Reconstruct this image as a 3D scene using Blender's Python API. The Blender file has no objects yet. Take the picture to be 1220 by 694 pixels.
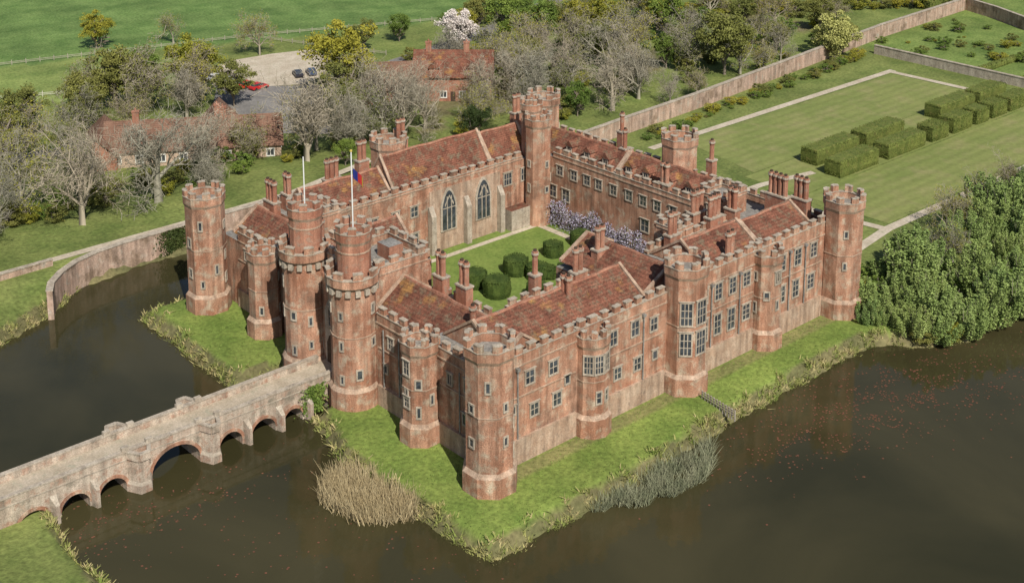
import bpy, numpy as np, math, random
from math import sin,cos,pi,radians
random.seed(7); rng=np.random.default_rng(7)
SC=bpy.context.scene
SC.view_settings.view_transform='Standard'; SC.view_settings.look='None'; SC.view_settings.exposure=0
# ---------------------------------------------------------------- camera
yaw,pitch=0.8388,0.2181
cd=bpy.data.cameras.new("camera"); cd.lens=1653.66/1220*36; cd.sensor_width=36; cd.shift_y=-353.3/1220; cd.clip_end=4000; cd.clip_start=1
cam=bpy.data.objects.new("camera",cd); SC.collection.objects.link(cam); SC.camera=cam
cam.location=(-88.83,-102.43,84.44); cam.rotation_euler=(pi/2-pitch,0,yaw-pi/2)
# ---------------------------------------------------------------- light
EL=radians(45); SD=np.array([-0.38,-0.925]); SD/=np.linalg.norm(SD)
w=bpy.data.worlds.new("World"); SC.world=w; w.use_nodes=True; nt=w.node_tree
sk=nt.nodes.new('ShaderNodeTexSky'); sk.sky_type='NISHITA'; sk.sun_disc=False; sk.sun_elevation=EL; sk.sun_rotation=math.atan2(SD[0],SD[1]); 
nt.links.new(sk.outputs[0],nt.nodes['Background'].inputs[0]); nt.nodes['Background'].inputs[1].default_value=0.085
sl=bpy.data.lights.new("sun",'SUN'); sl.energy=5.0; sl.angle=radians(.5); sl.color=(1,.95,.86)
so=bpy.data.objects.new("sun",sl); SC.collection.objects.link(so)
from mathutils import Vector
so.rotation_euler=Vector((SD[0]*cos(EL),SD[1]*cos(EL),sin(EL))).to_track_quat('Z','Y').to_euler(); so.location=(0,0,150)
# ---------------------------------------------------------------- materials
def M(name,c1,c2,c3=None,s1=.4,s2=3.,rough=.9,bump=.0,bs=8.,streak=0.,attr=False,fine=.25,c3lo=.55,c3hi=.7,bands=0,rand=0.,spec=.2,patch=0.,c4=None,c4s=.15,c4lo=.5,c4hi=.62,bdir='Z',bamt=.35,bdist=1.5):
    m=bpy.data.materials.new(name); m.use_nodes=True; t=m.node_tree; N=t.nodes; Lk=t.links.new
    b=N['Principled BSDF']; b.inputs['Roughness'].default_value=rough; b.inputs['Specular IOR Level'].default_value=spec
    tc=N.new('ShaderNodeTexCoord')
    def noise(s,det=5,vec=None):
        n=N.new('ShaderNodeTexNoise'); n.inputs['Scale'].default_value=s; n.inputs['Detail'].default_value=det; n.inputs['Roughness'].default_value=.6
        Lk(vec or tc.outputs['Object'],n.inputs['Vector']); return n.outputs['Fac']
    def ramp(fac,lo,hi,a=(0,0,0),bb=(1,1,1)):
        r=N.new('ShaderNodeValToRGB'); r.color_ramp.elements[0].position=lo; r.color_ramp.elements[1].position=hi
        r.color_ramp.elements[0].color=(*a,1); r.color_ramp.elements[1].color=(*bb,1); Lk(fac,r.inputs[0]); return r.outputs[0]
    def mix(kind,fac,a,bb):
        x=N.new('ShaderNodeMix'); x.data_type='RGBA'; x.blend_type=kind
        if isinstance(fac,float): x.inputs[0].default_value=fac
        else: Lk(fac,x.inputs[0])
        Lk(a,x.inputs[6])
        if isinstance(bb,tuple): x.inputs[7].default_value=(*bb,1)
        else: Lk(bb,x.inputs[7])
        return x.outputs[2]
    col=ramp(noise(s1),.35,.65,c1,c2)
    if attr:
        a=N.new('ShaderNodeAttribute'); a.attribute_name='Col'
        col=mix('MULTIPLY',1.,a.outputs['Color'],col)
    if c3: col=mix('MIX',ramp(noise(s1*2.3,8),c3lo,c3hi),col,c3)
    if c4: col=mix('MIX',ramp(noise(c4s,7),c4lo,c4hi),col,c4)
    if streak:
        mp=N.new('ShaderNodeMapping'); mp.inputs['Scale'].default_value=(1.3,1.3,.16); Lk(tc.outputs['Object'],mp.inputs[0])
        col=mix('MULTIPLY',streak,col,ramp(noise(1.,6,mp.outputs[0]),.35,.7,(.5,.49,.47),(1.25,1.23,1.2)))
    if bands:
        wv=N.new('ShaderNodeTexWave'); wv.wave_type='BANDS'; wv.bands_direction=bdir; wv.inputs['Scale'].default_value=bands; wv.inputs['Distortion'].default_value=bdist; wv.inputs['Detail Scale'].default_value=.7
        Lk(tc.outputs['Object'],wv.inputs[0]); col=mix('MULTIPLY',bamt,col,ramp(wv.outputs['Fac'],0,.8,(.5,.5,.5),(1.2,1.2,1.2)))
    if rand:
        oi=N.new('ShaderNodeObjectInfo'); col=mix('MULTIPLY',rand,col,ramp(oi.outputs['Random'],0,1,(.62,.72,.7),(1.35,1.2,1.1)))
    col=mix('MULTIPLY',1.,col,ramp(noise(s2,4),.25,.75,(1-fine,)*3,(1+fine,)*3))
    Lk(col,b.inputs['Base Color'])
    if bump:
        bp=N.new('ShaderNodeBump'); bp.inputs['Strength'].default_value=bump; bp.inputs['Distance'].default_value=.15
        Lk(noise(bs,4),bp.inputs['Height']); Lk(bp.outputs[0],b.inputs['Normal'])
    return m
brick=M("brick_weathered",(.36,.175,.11),(.51,.30,.205),(.50,.41,.31),s1=.34,s2=9,bump=.6,streak=.85,fine=.48,c3lo=.5,c3hi=.68,c4=(.23,.135,.095),c4s=.24,c4lo=.54,c4hi=.7)
brick2=M("brick_red",(.33,.14,.09),(.44,.23,.155),(.33,.25,.19),s1=.5,s2=9,bump=.5,streak=.6,fine=.4)
stone=M("stone_dressing",(.36,.30,.235),(.48,.42,.34),(.24,.215,.18),s1=.9,s2=7,bump=.3,streak=.5,fine=.35)
plinthm=M("plinth_weathered",(.40,.27,.19),(.49,.37,.28),(.30,.22,.165),s1=.8,s2=8,bump=.4,streak=.75,fine=.4)
lead=M("lead_roof",(.18,.17,.155),(.28,.265,.24),(.14,.13,.10),s1=.5,s2=4,rough=.7,fine=.35)
glass=M("window_glass",(.025,.03,.035),(.08,.09,.1),s1=1.2,s2=4,rough=.12,spec=.6)
tile=M("clay_tile",(.115,.046,.030),(.235,.098,.062),(.17,.13,.085),s1=.5,s2=5,bump=.7,bs=7,bands=1.1,fine=.55,c3lo=.5,c3hi=.68,c4=(.32,.17,.06),c4s=.33,c4lo=.58,c4hi=.7)
tile2=M("clay_tile_old",(.14,.075,.05),(.22,.125,.085),(.2,.16,.11),s1=.35,s2=5,bump=.5,bs=6,bands=1.1,fine=.45)
bstone=M("bridge_masonry",(.42,.33,.26),(.54,.46,.37),(.40,.25,.18),s1=.5,s2=8,bump=.5,streak=.7,fine=.4,c3lo=.5,c3hi=.66,c4=(.25,.22,.17),c4s=.6,c4lo=.56,c4hi=.7)
deck=M("bridge_deck_gravel",(.36,.3,.22),(.46,.39,.3),(.33,.31,.23),s1=.5,s2=5,fine=.3)
wood=M("weathered_wood",(.3,.26,.2),(.4,.36,.3),s1=2,s2=6)
door=M("dark_timber",(.05,.035,.025),(.09,.06,.04),s1=2,s2=6)
ground=M("grass_ground",(.70,.76,.72),(1.22,1.13,1.25),s1=.16,s2=1.6,bump=.8,bs=2.5,attr=True,fine=.42)
lawnm=M("mown_lawn",(.165,.20,.056),(.215,.235,.075),(.26,.24,.105),s1=.09,s2=1.2,bump=.3,bs=3,fine=.16,c3lo=.48,c3hi=.75,bands=.13,bdir='Y',bamt=.16,bdist=.3)
courtm=M("court_lawn",(.13,.19,.04),(.18,.235,.055),s1=.3,s2=2,fine=.3)
gravel=M("gravel_path",(.42,.35,.26),(.53,.46,.36),(.38,.35,.24),s1=.3,s2=2.5)
asphalt=M("asphalt",(.17,.16,.15),(.24,.225,.21),s1=.2,s2=2)
bark=M("bark",(.16,.13,.1),(.28,.24,.19),s1=.6,s2=4)
twig=M("bare_twigs",(.27,.24,.18),(.47,.425,.335),s1=.3,s2=2,rand=.4)
reedm=M("dry_reed",(.36,.28,.15),(.5,.41,.24),s1=.6,s2=4)
reedg=M("green_reed",(.17,.19,.11),(.3,.3,.19),s1=.6,s2=4)
bankm=M("bank_tussock",(.13,.18,.035),(.3,.29,.1),(.42,.35,.17),s1=.35,s2=3,c3lo=.48,c3hi=.6)
lily=M("lily_pads",(.13,.05,.035),(.2,.085,.05),s1=1,s2=4,rough=.6)
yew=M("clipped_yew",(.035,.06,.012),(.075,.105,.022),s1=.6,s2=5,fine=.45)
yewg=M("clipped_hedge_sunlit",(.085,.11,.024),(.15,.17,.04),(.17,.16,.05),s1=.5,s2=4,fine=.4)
def leafm(n,a,b): return M(n,a,b,s1=.45,s2=2.5,rand=.55,fine=.3,rough=.7)
L_olive=leafm("leaf_olive",(.13,.14,.035),(.22,.225,.06))
L_yel=leafm("leaf_yellowgreen",(.22,.22,.025),(.34,.31,.05))
L_green=leafm("leaf_green",(.09,.15,.025),(.18,.24,.05))
L_dark=leafm("leaf_dark",(.03,.05,.014),(.06,.08,.02))
L_willow=leafm("leaf_willow",(.17,.25,.065),(.30,.37,.13))
L_pale=leafm("leaf_pale",(.4,.39,.12),(.52,.49,.18))
L_bl=leafm("leaf_blossom",(.5,.48,.46),(.7,.68,.66))
wistm=M("wisteria_flowers",(.3,.26,.38),(.52,.48,.6),(.17,.18,.08),s1=1.2,s2=5,c3lo=.48,c3hi=.6)
def plain(n,c,r=.4,sp=.5,metal=0):
    m=M(n,c,tuple(x*1.06 for x in c),s1=3,s2=20,rough=r,spec=sp,fine=.05); m.node_tree.nodes['Principled BSDF'].inputs['Metallic'].default_value=metal; return m
wm=bpy.data.materials.new("moat_water"); wm.use_nodes=True; t=wm.node_tree; b=t.nodes['Principled BSDF']
b.inputs['Roughness'].default_value=.05; b.inputs['IOR'].default_value=1.33; b.inputs['Specular IOR Level'].default_value=.45
tc=t.nodes.new('ShaderNodeTexCoord'); n=t.nodes.new('ShaderNodeTexNoise'); n.inputs['Scale'].default_value=.035; n.inputs['Detail'].default_value=7; n.inputs['Distortion'].default_value=.6; t.links.new(tc.outputs['Object'],n.inputs[0])
r=t.nodes.new('ShaderNodeValToRGB'); r.color_ramp.elements[0].position=.35; r.color_ramp.elements[1].position=.68
r.color_ramp.elements[0].color=(.029,.027,.011,1); r.color_ramp.elements[1].color=(.058,.050,.022,1); t.links.new(n.outputs[0],r.inputs[0]); t.links.new(r.outputs[0],b.inputs['Base Color'])
n2=t.nodes.new('ShaderNodeTexNoise'); n2.inputs['Scale'].default_value=1.3; n2.inputs['Detail'].default_value=4; t.links.new(tc.outputs['Object'],n2.inputs[0])
bp=t.nodes.new('ShaderNodeBump'); bp.inputs['Strength'].default_value=.09; bp.inputs['Distance'].default_value=.1; t.links.new(n2.outputs[0],bp.inputs['Height']); t.links.new(bp.outputs[0],b.inputs['Normal'])
# ---------------------------------------------------------------- mesh builder
class MB:
    def __init__(s): s.v=[];s.f=[];s.m=[]
    def add(s,vs,fs,mi):
        o=len(s.v); s.v+=[tuple(map(float,q)) for q in vs]; s.f+=[tuple(o+i for i in q) for q in fs]
        s.m+=(mi if isinstance(mi,list) else [mi]*len(fs))
    def prism(s,poly,z0,z1,mi=0,top=None,poly2=None):
        n=len(poly); p2=poly2 or poly
        vs=[(x,y,z0) for x,y in poly]+[(x,y,z1) for x,y in p2]
        fs=[(i,(i+1)%n,n+(i+1)%n,n+i) for i in range(n)]+[tuple(range(n-1,-1,-1)),tuple(range(n,2*n))]
        s.add(vs,fs,[mi]*(n+1)+[mi if top is None else top])
    def box(s,x0,x1,y0,y1,z0,z1,mi=0,top=None): s.prism([(x0,y0),(x1,y0),(x1,y1),(x0,y1)],z0,z1,mi,top)
    def obox(s,c,t,wd,dp,z0,z1,mi=0):
        tx,ty=t; nx,ny=ty,-tx; a,b=wd/2,dp/2
        s.prism([(c[0]+tx*i*a+nx*j*b,c[1]+ty*i*a+ny*j*b) for i,j in((-1,1),(-1,-1),(1,-1),(1,1))][::-1],z0,z1,mi)
    def extr(s,prof,c,t,w,mi):
        tx,ty=t; nx,ny=ty,-tx; n=len(prof); vs=[]
        for sg in(-1,1):
            for u,z in prof: vs.append((c[0]+tx*u+nx*sg*w/2,c[1]+ty*u+ny*sg*w/2,z))
        s.add(vs,[tuple(range(n)),tuple(range(2*n-1,n-1,-1))]+[(i,(i+1)%n,n+(i+1)%n,n+i)[::-1] for i in range(n)],mi)
    def build(s,name,mats,parent=None,loc=None,rotz=0):
        me=bpy.data.meshes.new(name); me.from_pydata(s.v,[],s.f); 
        for m in mats: me.materials.append(m)
        me.polygons.foreach_set('material_index',s.m); me.update()
        import bmesh
        bm=bmesh.new(); bm.from_mesh(me); bmesh.ops.recalc_face_normals(bm,faces=bm.faces); bm.to_mesh(me); bm.free()
        o=bpy.data.objects.new(name,me); SC.collection.objects.link(o)
        if parent: o.parent=parent
        if loc: o.location=loc
        o.rotation_euler=(0,0,rotz); return o
def empty(name,loc=(0,0,0)):
    e=bpy.data.objects.new(name,None); e.location=loc; e.empty_display_size=.5; SC.collection.objects.link(e); return e
def ngon(x,y,r,n=8,ph=None):
    if ph is None: ph=pi/n
    return [(x+r*cos(ph+2*pi*i/n),y+r*sin(ph+2*pi*i/n)) for i in range(n)]
CM=[brick,stone,lead,glass,tile,brick2,door,plinthm]
def lerp(a,b,t): return (a[0]+(b[0]-a[0])*t,a[1]+(b[1]-a[1])*t)
def ringseg(mb,O,I,i,fa,fb,z0,z1,mi):
    n=len(O);o0,o1=O[i],O[(i+1)%n];i0,i1=I[i],I[(i+1)%n]
    mb.prism([lerp(o0,o1,fa),lerp(o0,o1,fb),lerp(i0,i1,fb),lerp(i0,i1,fa)],z0,z1,mi)
def win(mb,p,t,n,z,wd,ht,cx=2,cy=2,hood=True):
    c=(p[0],p[1]); q=lambda o,a=0:(c[0]+n[0]*o+t[0]*a,c[1]+n[1]*o+t[1]*a)
    mb.obox(q(-.06),t,wd,.2,z,z+ht,3)
    f=.17
    for a in(-1,1): mb.obox(q(-.02,a*(wd+f)/2),t,f,.3,z-.001,z+ht+.001,1)
    mb.obox(q(-.02),t,wd+2*f,.32,z-.2,z-.002,1); mb.obox(q(-.02),t,wd+2*f,.32,z+ht+.002,z+ht+.2,1)
    if hood: mb.obox(q(.02),t,wd+2*f+.25,.4,z+ht+.2,z+ht+.29,1)
    for k in range(1,cx): mb.obox(q(-.04,-wd/2+wd*k/cx),t,.1,.22,z,z+ht,1)
    for k in range(1,cy): mb.obox(q(-.045),t,wd,.2,z+ht*k/cy-.05,z+ht*k/cy+.05,1)
def crenel(mb,p0,p1,z0,zt,th=.5,pitchm=1.9,mi=0):
    L=math.dist(p0,p1); t=((p1[0]-p0[0])/L,(p1[1]-p0[1])/L); mid=lerp(p0,p1,.5)
    mb.obox(mid,t,L,th,z0,zt-.95,mi); mb.obox(mid,t,L,th+.14,zt-.95,zt-.84,1)
    mb.obox(mid,t,L,th+.2,z0+.02,z0+.2,7)
    n=max(1,round(L/pitchm))
    for k in range(n):
        c=lerp(p0,p1,(k+.5+random.uniform(-.04,.04))/n); ww=pitchm*.56*random.uniform(.86,1.12); dz=random.uniform(-.08,.04)
        mb.obox(c,t,ww,th-.02,zt-.84,zt-.1+dz,mi); mb.obox(c,t,ww+.12,th+.12,zt-.1+dz,zt+.03+dz,1)
def tower(mb,x,y,r,h,n=8,mer=2,over=.18,mach=False,plinth=True,z0=-1,slits=True,mi=0,wins=()):
    P=ngon(x,y,r,n)
    if plinth:
        mb.prism(ngon(x,y,r+.42,n),z0,2.3,mi); mb.prism(ngon(x,y,r+.42,n),2.3,2.75,7,poly2=ngon(x,y,r+.03,n))
    mb.prism(P,z0 if not plinth else 2.6,h-1.9,mi,2)
    if h>9 and plinth: mb.prism(ngon(x,y,r+.07,n),h*.52,h*.52+.13,7)
    O=ngon(x,y,r+over,n); I=ngon(x,y,r+over-.5,n)
    mb.prism(ngon(x,y,r,n),h-2.35,h-1.95,1 if mach else 7,2,poly2=ngon(x,y,r+over,n))
    zf=h-1.95
    for i in range(n):
        ringseg(mb,O,I,i,0,1,zf,h-.95,mi)
        ringseg(mb,ngon(x,y,r+over+.06,n),ngon(x,y,r+over-.56,n),i,0,1,h-.95,h-.85,1)
        seg=[(0,.27),(.73,1)] if mer==2 else ([(.0,1.)] if i%2==0 else [])
        dz=random.uniform(-.08,.04)
        for a,b in seg:
            ringseg(mb,O,I,i,a,b,h-.85,h-.1+dz,mi); ringseg(mb,ngon(x,y,r+over+.05,n),ngon(x,y,r+over-.55,n),i,a,b,h-.1+dz,h+.02+dz,1)
        if mach:
            for fa in ((.15,.4),(.6,.85)) if n<=10 else ((.25,.75),):
                ringseg(mb,ngon(x,y,r+over-.03,n),ngon(x,y,r-.1,n),i,fa[0],fa[1],h-3.0,h-2.3,1)
    if slits:
        for i in range(n):
            a=pi/n+2*pi*(i+.5)/n; nn=(cos(a),sin(a)); tt=(-nn[1],nn[0]); ap=r*cos(pi/n); p=(x+nn[0]*ap,y+nn[1]*ap)
            if nn[0]>.5 and nn[1]>.3: continue
            for zz in ((3.8,7.6,11.8) if (i%2==0) else (5.4,9.8)):
                if n>10 and i%2: continue
                if random.random()<.38: continue
                zz+=random.uniform(-.5,.5)
                if zz<h-3.8: win(mb,p,tt,nn,zz,random.choice((.32,.36,.55)),random.uniform(.8,1.2),1,1,hood=False)
def chimney(mb,x,y,z0,zt,n=2,ax=0,sq=.75):
    t=(1,0) if ax==0 else (0,1); Lb=n*.8+.35
    zb=zt-3.2
    mb.obox((x,y),t,Lb,1.15,z0,zb,5); mb.obox((x,y),t,Lb+.2,1.35,zb,zb+.22,1)
    for k in range(n):
        c=(x+t[0]*(k-(n-1)/2)*.82,y+t[1]*(k-(n-1)/2)*.82)
        mb.prism(ngon(*c,.36,8),zb+.22,zt-.75,5); mb.prism(ngon(*c,.36,8),zt-.75,zt-.45,5,poly2=ngon(*c,.5,8)); mb.prism(ngon(*c,.5,8),zt-.45,zt-.2,1); mb.prism(ngon(*c,.4,8),zt-.2,zt,5); mb.prism(ngon(*c,.22,8),zt,zt+.25,6)
def gable(mb,a0,a1,b0,b1,ze,zr,axis='x',rt=4,wall=0):
    # tiled slopes as a finely divided, slightly sagging surface
    bm=(b0+b1)/2; sw=(lambda q:(q[1],q[0],q[2])) if axis=='y' else (lambda q:q)
    P=[(a0,b0,ze),(a0,b1,ze),(a0,bm,zr),(a1,b0,ze),(a1,b1,ze),(a1,bm,zr)]; P=[sw(q) for q in P]
    mb.add(P,[(0,2,1),(3,4,5),(0,1,4,3)],wall)
    na=max(2,int((a1-a0)/1.2)); nb=5; ph=random.uniform(0,6)
    def sag(a,v): return 0 if a in(a0,a1) else .09*sin(a*.9+ph)*v+random.uniform(-.035,.035)
    ridge=[zr+sag(a0+(a1-a0)*i/na,1) for i in range(na+1)]
    for side in(b0,b1):
        vs=[];fs=[]
        for i in range(na+1):
            a=a0+(a1-a0)*i/na
            for j in range(nb+1):
                v=j/nb; z=ze+(ridge[i]-ze)*v+(random.uniform(-.04,.04) if 0<j<nb else 0)-(.1*sin(pi*v) if 0<i<na else 0)+.02
                vs.append(sw((a,side+(bm-side)*v,z)))
        for i in range(na):
            for j in range(nb): q=i*(nb+1)+j; fs.append((q,q+nb+1,q+nb+2,q+1))
        mb.add(vs,fs,rt)
    for i in range(na):
        aa,ab=a0+(a1-a0)*i/na,a0+(a1-a0)*(i+1)/na
        s=[(aa,bm-.17,ridge[i]-.12),(aa,bm+.17,ridge[i]-.12),(aa,bm+.1,ridge[i]+.12),(aa,bm-.1,ridge[i]+.12),(ab,bm-.17,ridge[i+1]-.12),(ab,bm+.17,ridge[i+1]-.12),(ab,bm+.1,ridge[i+1]+.12),(ab,bm-.1,ridge[i+1]+.12)]
        mb.add([sw(q) for q in s],[(0,1,5,4),(1,2,6,5),(2,3,7,6),(3,0,4,7)],5)
    for a in (a0,a1):
        for b in (b0,b1):
            s=[(a-.2,b,ze),(a+.2,b,ze),(a+.2,b,ze+.35),(a-.2,b,ze+.35),(a-.2,bm,zr),(a+.2,bm,zr),(a+.2,bm,zr+.35),(a-.2,bm,zr+.35)]
            mb.add([sw(q) for q in s],[(0,1,5,4),(1,2,6,5),(2,3,7,6),(3,0,4,7),(0,3,2,1),(4,5,6,7)],7)
castle=empty("moated_brick_castle")
# ---- walls
W=MB()
W.box(1.6,13,2,27,-1,10.4,0,2); W.box(3.4,13.2,33,61,-1,9.6,0,2)
W.box(1.25,12.6,25.6,34.4,-2.5,14.4,0,2)
W.box(2,64.3,1.2,13.3,-1,11.6,0,2); W.box(28,38.5,12,19,-1,11.0,0,2)
W.box(12,64.7,53.5,61.8,-1,10.7,0,2); W.box(57,65.4,3,60,-1,11.2,0,2)
for a,b in((3,14),(18.6,29),(35,46.2),(50.8,61)):
    W.box(a,b,.85,1.25,-1,3.0,7,7); W.box(a,b,1.06,1.3,7.9,8.04,7)
for a,b in((3,10.3),(14.9,22)): W.box(1.25,1.65,a,b,-1,2.6,7,7); W.box(1.48,1.7,a,b,7.3,7.44,7)
for a,b in((38.2,45.2),(49.9,57)): W.box(3.05,3.45,a,b,-1,2.6,7,7); W.box(3.28,3.5,a,b,6.9,7.04,7)
crenel(W,(2.6,1.45),(29.5,1.45),11.6,13.9); crenel(W,(34.6,1.45),(62,1.45),11.6,14.4)
crenel(W,(1.85,2.6),(1.85,22.4),10.4,12.6); crenel(W,(3.65,37.8),(3.65,57),9.6,11.9)
crenel(W,(14,53.75),(53.5,53.75),10.7,12.1); crenel(W,(12.5,61.55),(61,61.55),10.7,12.4)
crenel(W,(57.25,13.8),(57.25,50),11.2,12.9); crenel(W,(65.15,4),(65.15,57),11.2,13.2)
crenel(W,(14,13.05),(28,13.05),11.6,12.7); crenel(W,(38.6,13.05),(56.8,13.05),11.6,12.9)
crenel(W,(12.75,14),(12.75,25.4),10.4,11.5); crenel(W,(12.95,35),(12.95,53),9.6,11.2)
crenel(W,(1.5,28),(1.5,31.9),14.4,17.3,.5,1.3); crenel(W,(12.35,25.9),(12.35,34.1),14.4,16.4)
crenel(W,(3.9,25.85),(12,25.85),14.4,16.4); crenel(W,(3.9,34.15),(12,34.15),14.4,16.4)
# small access hut, hatch and lead rolls on the gatehouse roof
W.box(8.2,10.4,28.5,31,14.4,16.2,5,2); W.box(5,6.2,30.8,32.2,14.4,14.9,6,2)
for k in range(9): W.box(2.2,11.9,26.4+k*.85,26.46+k*.85,14.4,14.47,2)
for x0,x1,y0,y1,h in((56.2,61.4,14.6,19.2,15.2),(44.5,48,13,17,14.2),(11,15.6,49.5,54,14.2),(13,16.5,34.6,38.5,13.6)):
    W.box(x0,x1,y0,y1,0,h-1.4,0,2)
    for p,q in(((x0,y0+.25),(x1,y0+.25)),((x0,y1-.25),(x1,y1-.25)),((x0+.25,y0+.5),(x0+.25,y1-.5)),((x1-.25,y0+.5),(x1-.25,y1-.5))): crenel(W,p,q,h-1.4,h,.5,1.5)
    win(W,(x0,(y0+y1)/2),(0,1),(-1,0),h-4,1.0,1.5,2,1)
W.box(34.4,48.6,53.36,53.5,0,9.9,7)
for x in(34.5,41.5,48.4): 
    W.box(x-.45,x+.45,52.4,53.36,0,6.2,1); W.prism([(x-.45,52.4),(x+.45,52.4),(x+.45,53.36),(x-.45,53.36)],6.2,7.6,1,poly2=[(x-.45,53.2),(x+.45,53.2),(x+.45,53.36),(x-.45,53.36)])
W.box(49.5,56.9,51.6,53.48,0,3.4,1,4)
# lead downpipes with hoppers
for x in(5,18.9,25.3,37.8,43.4,53.8,57.2): W.prism(ngon(x,1.02,.09,8),3.02,11.2,2); W.box(x-.22,x+.22,.82,1.2,11.2,11.55,2)
for y in(6.8,17.9,20.9): W.prism(ngon(1.44,y,.09,8),2.62,10,2)
W.build("brick_walls",CM,castle)
# ---- windows
Wn=MB(); J=lambda a=.25: random.uniform(-a,a)
E=((1,0),(0,-1))
for x,z,wd,ht in((6.9,9.1,1.2,1.5),(10.5,9.0,1.2,1.5),(7.6,5.0,1.1,1.4),(11.1,4.9,1.15,1.5),(12.7,7.0,.6,.9),(4.4,6.2,.5,.9),
   (20.2,9.2,1.1,1.7),(23.9,9.2,1.2,1.8),(27.2,8.8,1.1,1.6),(21.0,4.6,1.1,1.4),(24.4,4.6,1.1,1.5),(27.5,5.0,.7,1.0)):
    win(Wn,(x,1.2),*E,z,wd,ht,2 if wd>.8 else 1,2 if wd>.8 else 1)
for x,z,h in((36.4,9.3,1.9),(39.2,9.1,2.1),(42,9.1,2.1),(44.8,9.3,1.8),(36.6,4.2,2.8),(39.2,4.4,2.6),(41.9,4.2,2.8),(44.9,4.6,2.0)): win(Wn,(x,1.2),*E,z,1.25+J(.1),h,2,3)
for x,z,h in((52.2,9.1,2.1),(55.6,9.0,2.2),(59.1,9.2,1.9),(52.4,4.6,2.2),(55.4,4.5,2.3),(58.7,4.7,2.0)): win(Wn,(x,1.2),*E,z,1.25+J(.1),h,2,3)
Sd=((0,1),(-1,0))
for y,z,wd,ht in((5.5,8.1,.9,1.4),(8.6,7.9,.7,1.2),(5.9,4.0,.8,1.2),(16.5,8.2,.9,1.5),(19.6,8.0,.9,1.3),(17.2,4.1,.8,1.2),(20.6,4.6,.45,.9)): win(Wn,(1.6,y),*Sd,z,wd,ht,2 if wd>.6 else 1,1 if ht<1.3 else 2)
for y,z in((40.4,7.6),(43.6,7.8),(42.1,3.9),(51.8,7.6),(54.8,7.5),(53.6,3.8)): win(Wn,(3.4,y),*Sd,z,.8,1.3)
for y in range(15,50,3): win(Wn,(57,y+.5+J(.3)),*Sd,8.6,1.2,1.4)
for y in(22,26,30,47,50.): win(Wn,(57,y),*Sd,4.6,1.5,1.8)
for x in(16,20,24,28,31.5): win(Wn,(x,53.5),*E,6.8,1.2,1.5); win(Wn,(x,53.5),*E,2.4,1.2,1.6)
for x in(50.3,54): win(Wn,(x,53.5),*E,7.2,1.5,1.9,3,2)
def gothic(mb,x,y,z,wd,h):
    def arch(wd,zb,zs,rise,k=7):
        pts=[(-wd/2,zb)]
        for i in range(k+1):
            u=i/k; pts.append((-wd/2*(1-u),zs+rise*math.sin(u*pi/2)**.8 if i else zs))
        pts+=[(-a,b) for a,b in pts[::-1] if a<0][0:]
        return pts
    mb.extr(arch(wd+.7,z-.25,z+h*.6,h*.42+.3),(x,y-.05),(1,0),.3,1)
    mb.extr(arch(wd,z,z+h*.6,h*.4),(x,y-.22),(1,0),.06,3)
    for k in(1,2): mb.obox((x-wd/2+wd*k/3,y-.28),(1,0),.13,.12,z,z+h*.86,1)
    mb.obox((x,y-.27),(1,0),wd,.08,z+h*.55,z+h*.55+.12,1)
    for k in(-1,1): mb.add([(x+k*wd*.33,y-.3,z+h*.6),(x+k*wd*.36,y-.3,z+h*.66),(x,y-.3,z+h*.9),(x,y-.3,z+h*.84)],[(0,1,2,3)],1)
gothic(Wn,38,53.36,3.2,2.5,6.2); gothic(Wn,45,53.36,3.2,2.5,6.2)
Wn.box(.7,1.2,27.4,32.6,-2.5,13.8,0)
Wn.extr([(-1.9,2.3),(1.9,2.3),(1.9,9),(1.3,10.4),(0,11.2),(-1.3,10.4),(-1.9,9)],(.62,29.95),(0,1),.12,1)
Wn.extr([(-1.4,2.3),(1.4,2.3),(1.4,5),(.9,6),(0,6.5),(-.9,6),(-1.4,5)],(.52,29.95),(0,1),.12,6)
win(Wn,(.56,29.95),*Sd,7.4,1.8,2.4,3,2)
Wn.build("stone_framed_windows",CM,castle)
# ---- towers
T=MB()
for x,y in((0,0),(0,59.65),(64,0)): tower(T,x,y,2.72,17.6)
tower(T,64.3,60,2.75,18.6)
tower(T,.5,12.6,2.15,13.2); tower(T,1.6,47.5,2.1,12.7); tower(T,16.3,.9,2.05,13.2,n=10,slits=False); tower(T,32.1,.5,2.75,17.3,slits=False); tower(T,48.5,1.0,2.15,13.9)
tower(T,64.6,30.2,2.8,18.8); tower(T,33,61.6,2.8,17.6); tower(T,55.4,51.8,2.1,18.6,plinth=False); tower(T,56.2,54.3,1.7,20.3,plinth=False,slits=False)
for y in(24.9,35.1):
    tower(T,0,y,2.75,17.6,n=16,mer=1,over=.5,mach=True,z0=-2.5); tower(T,.3,y,2.05,22.8,n=14,mer=1,plinth=False,z0=14,slits=False,mi=5)
    T.prism(ngon(0.3,y,2.12,14),19.4,19.6,7)
for z in(4.4,8.3):
    win(T,(32.1,.5-2.75*cos(pi/8)),*E,z+1.0,1.5,2.9,3,3)
    win(T,(32.1-2.75*cos(pi/8)*.7071,.5-2.75*cos(pi/8)*.7071),(.7071,-.7071),(-.7071,-.7071),z+1,1.3,2.8,3,3)
for i in range(10):
    a=pi/10+2*pi*(i+.5)/10; nn=(cos(a),sin(a))
    if nn[1]<-.1: win(T,(16.3+nn[0]*1.95,.9+nn[1]*1.95),(-nn[1],nn[0]),nn,8.0,.95,2.1,3,3,hood=False)
    if nn[1]<-.6: win(T,(16.3+nn[0]*1.95,.9+nn[1]*1.95),(-nn[1],nn[0]),nn,4.3,.5,1.3,1,2,hood=False)
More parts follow.
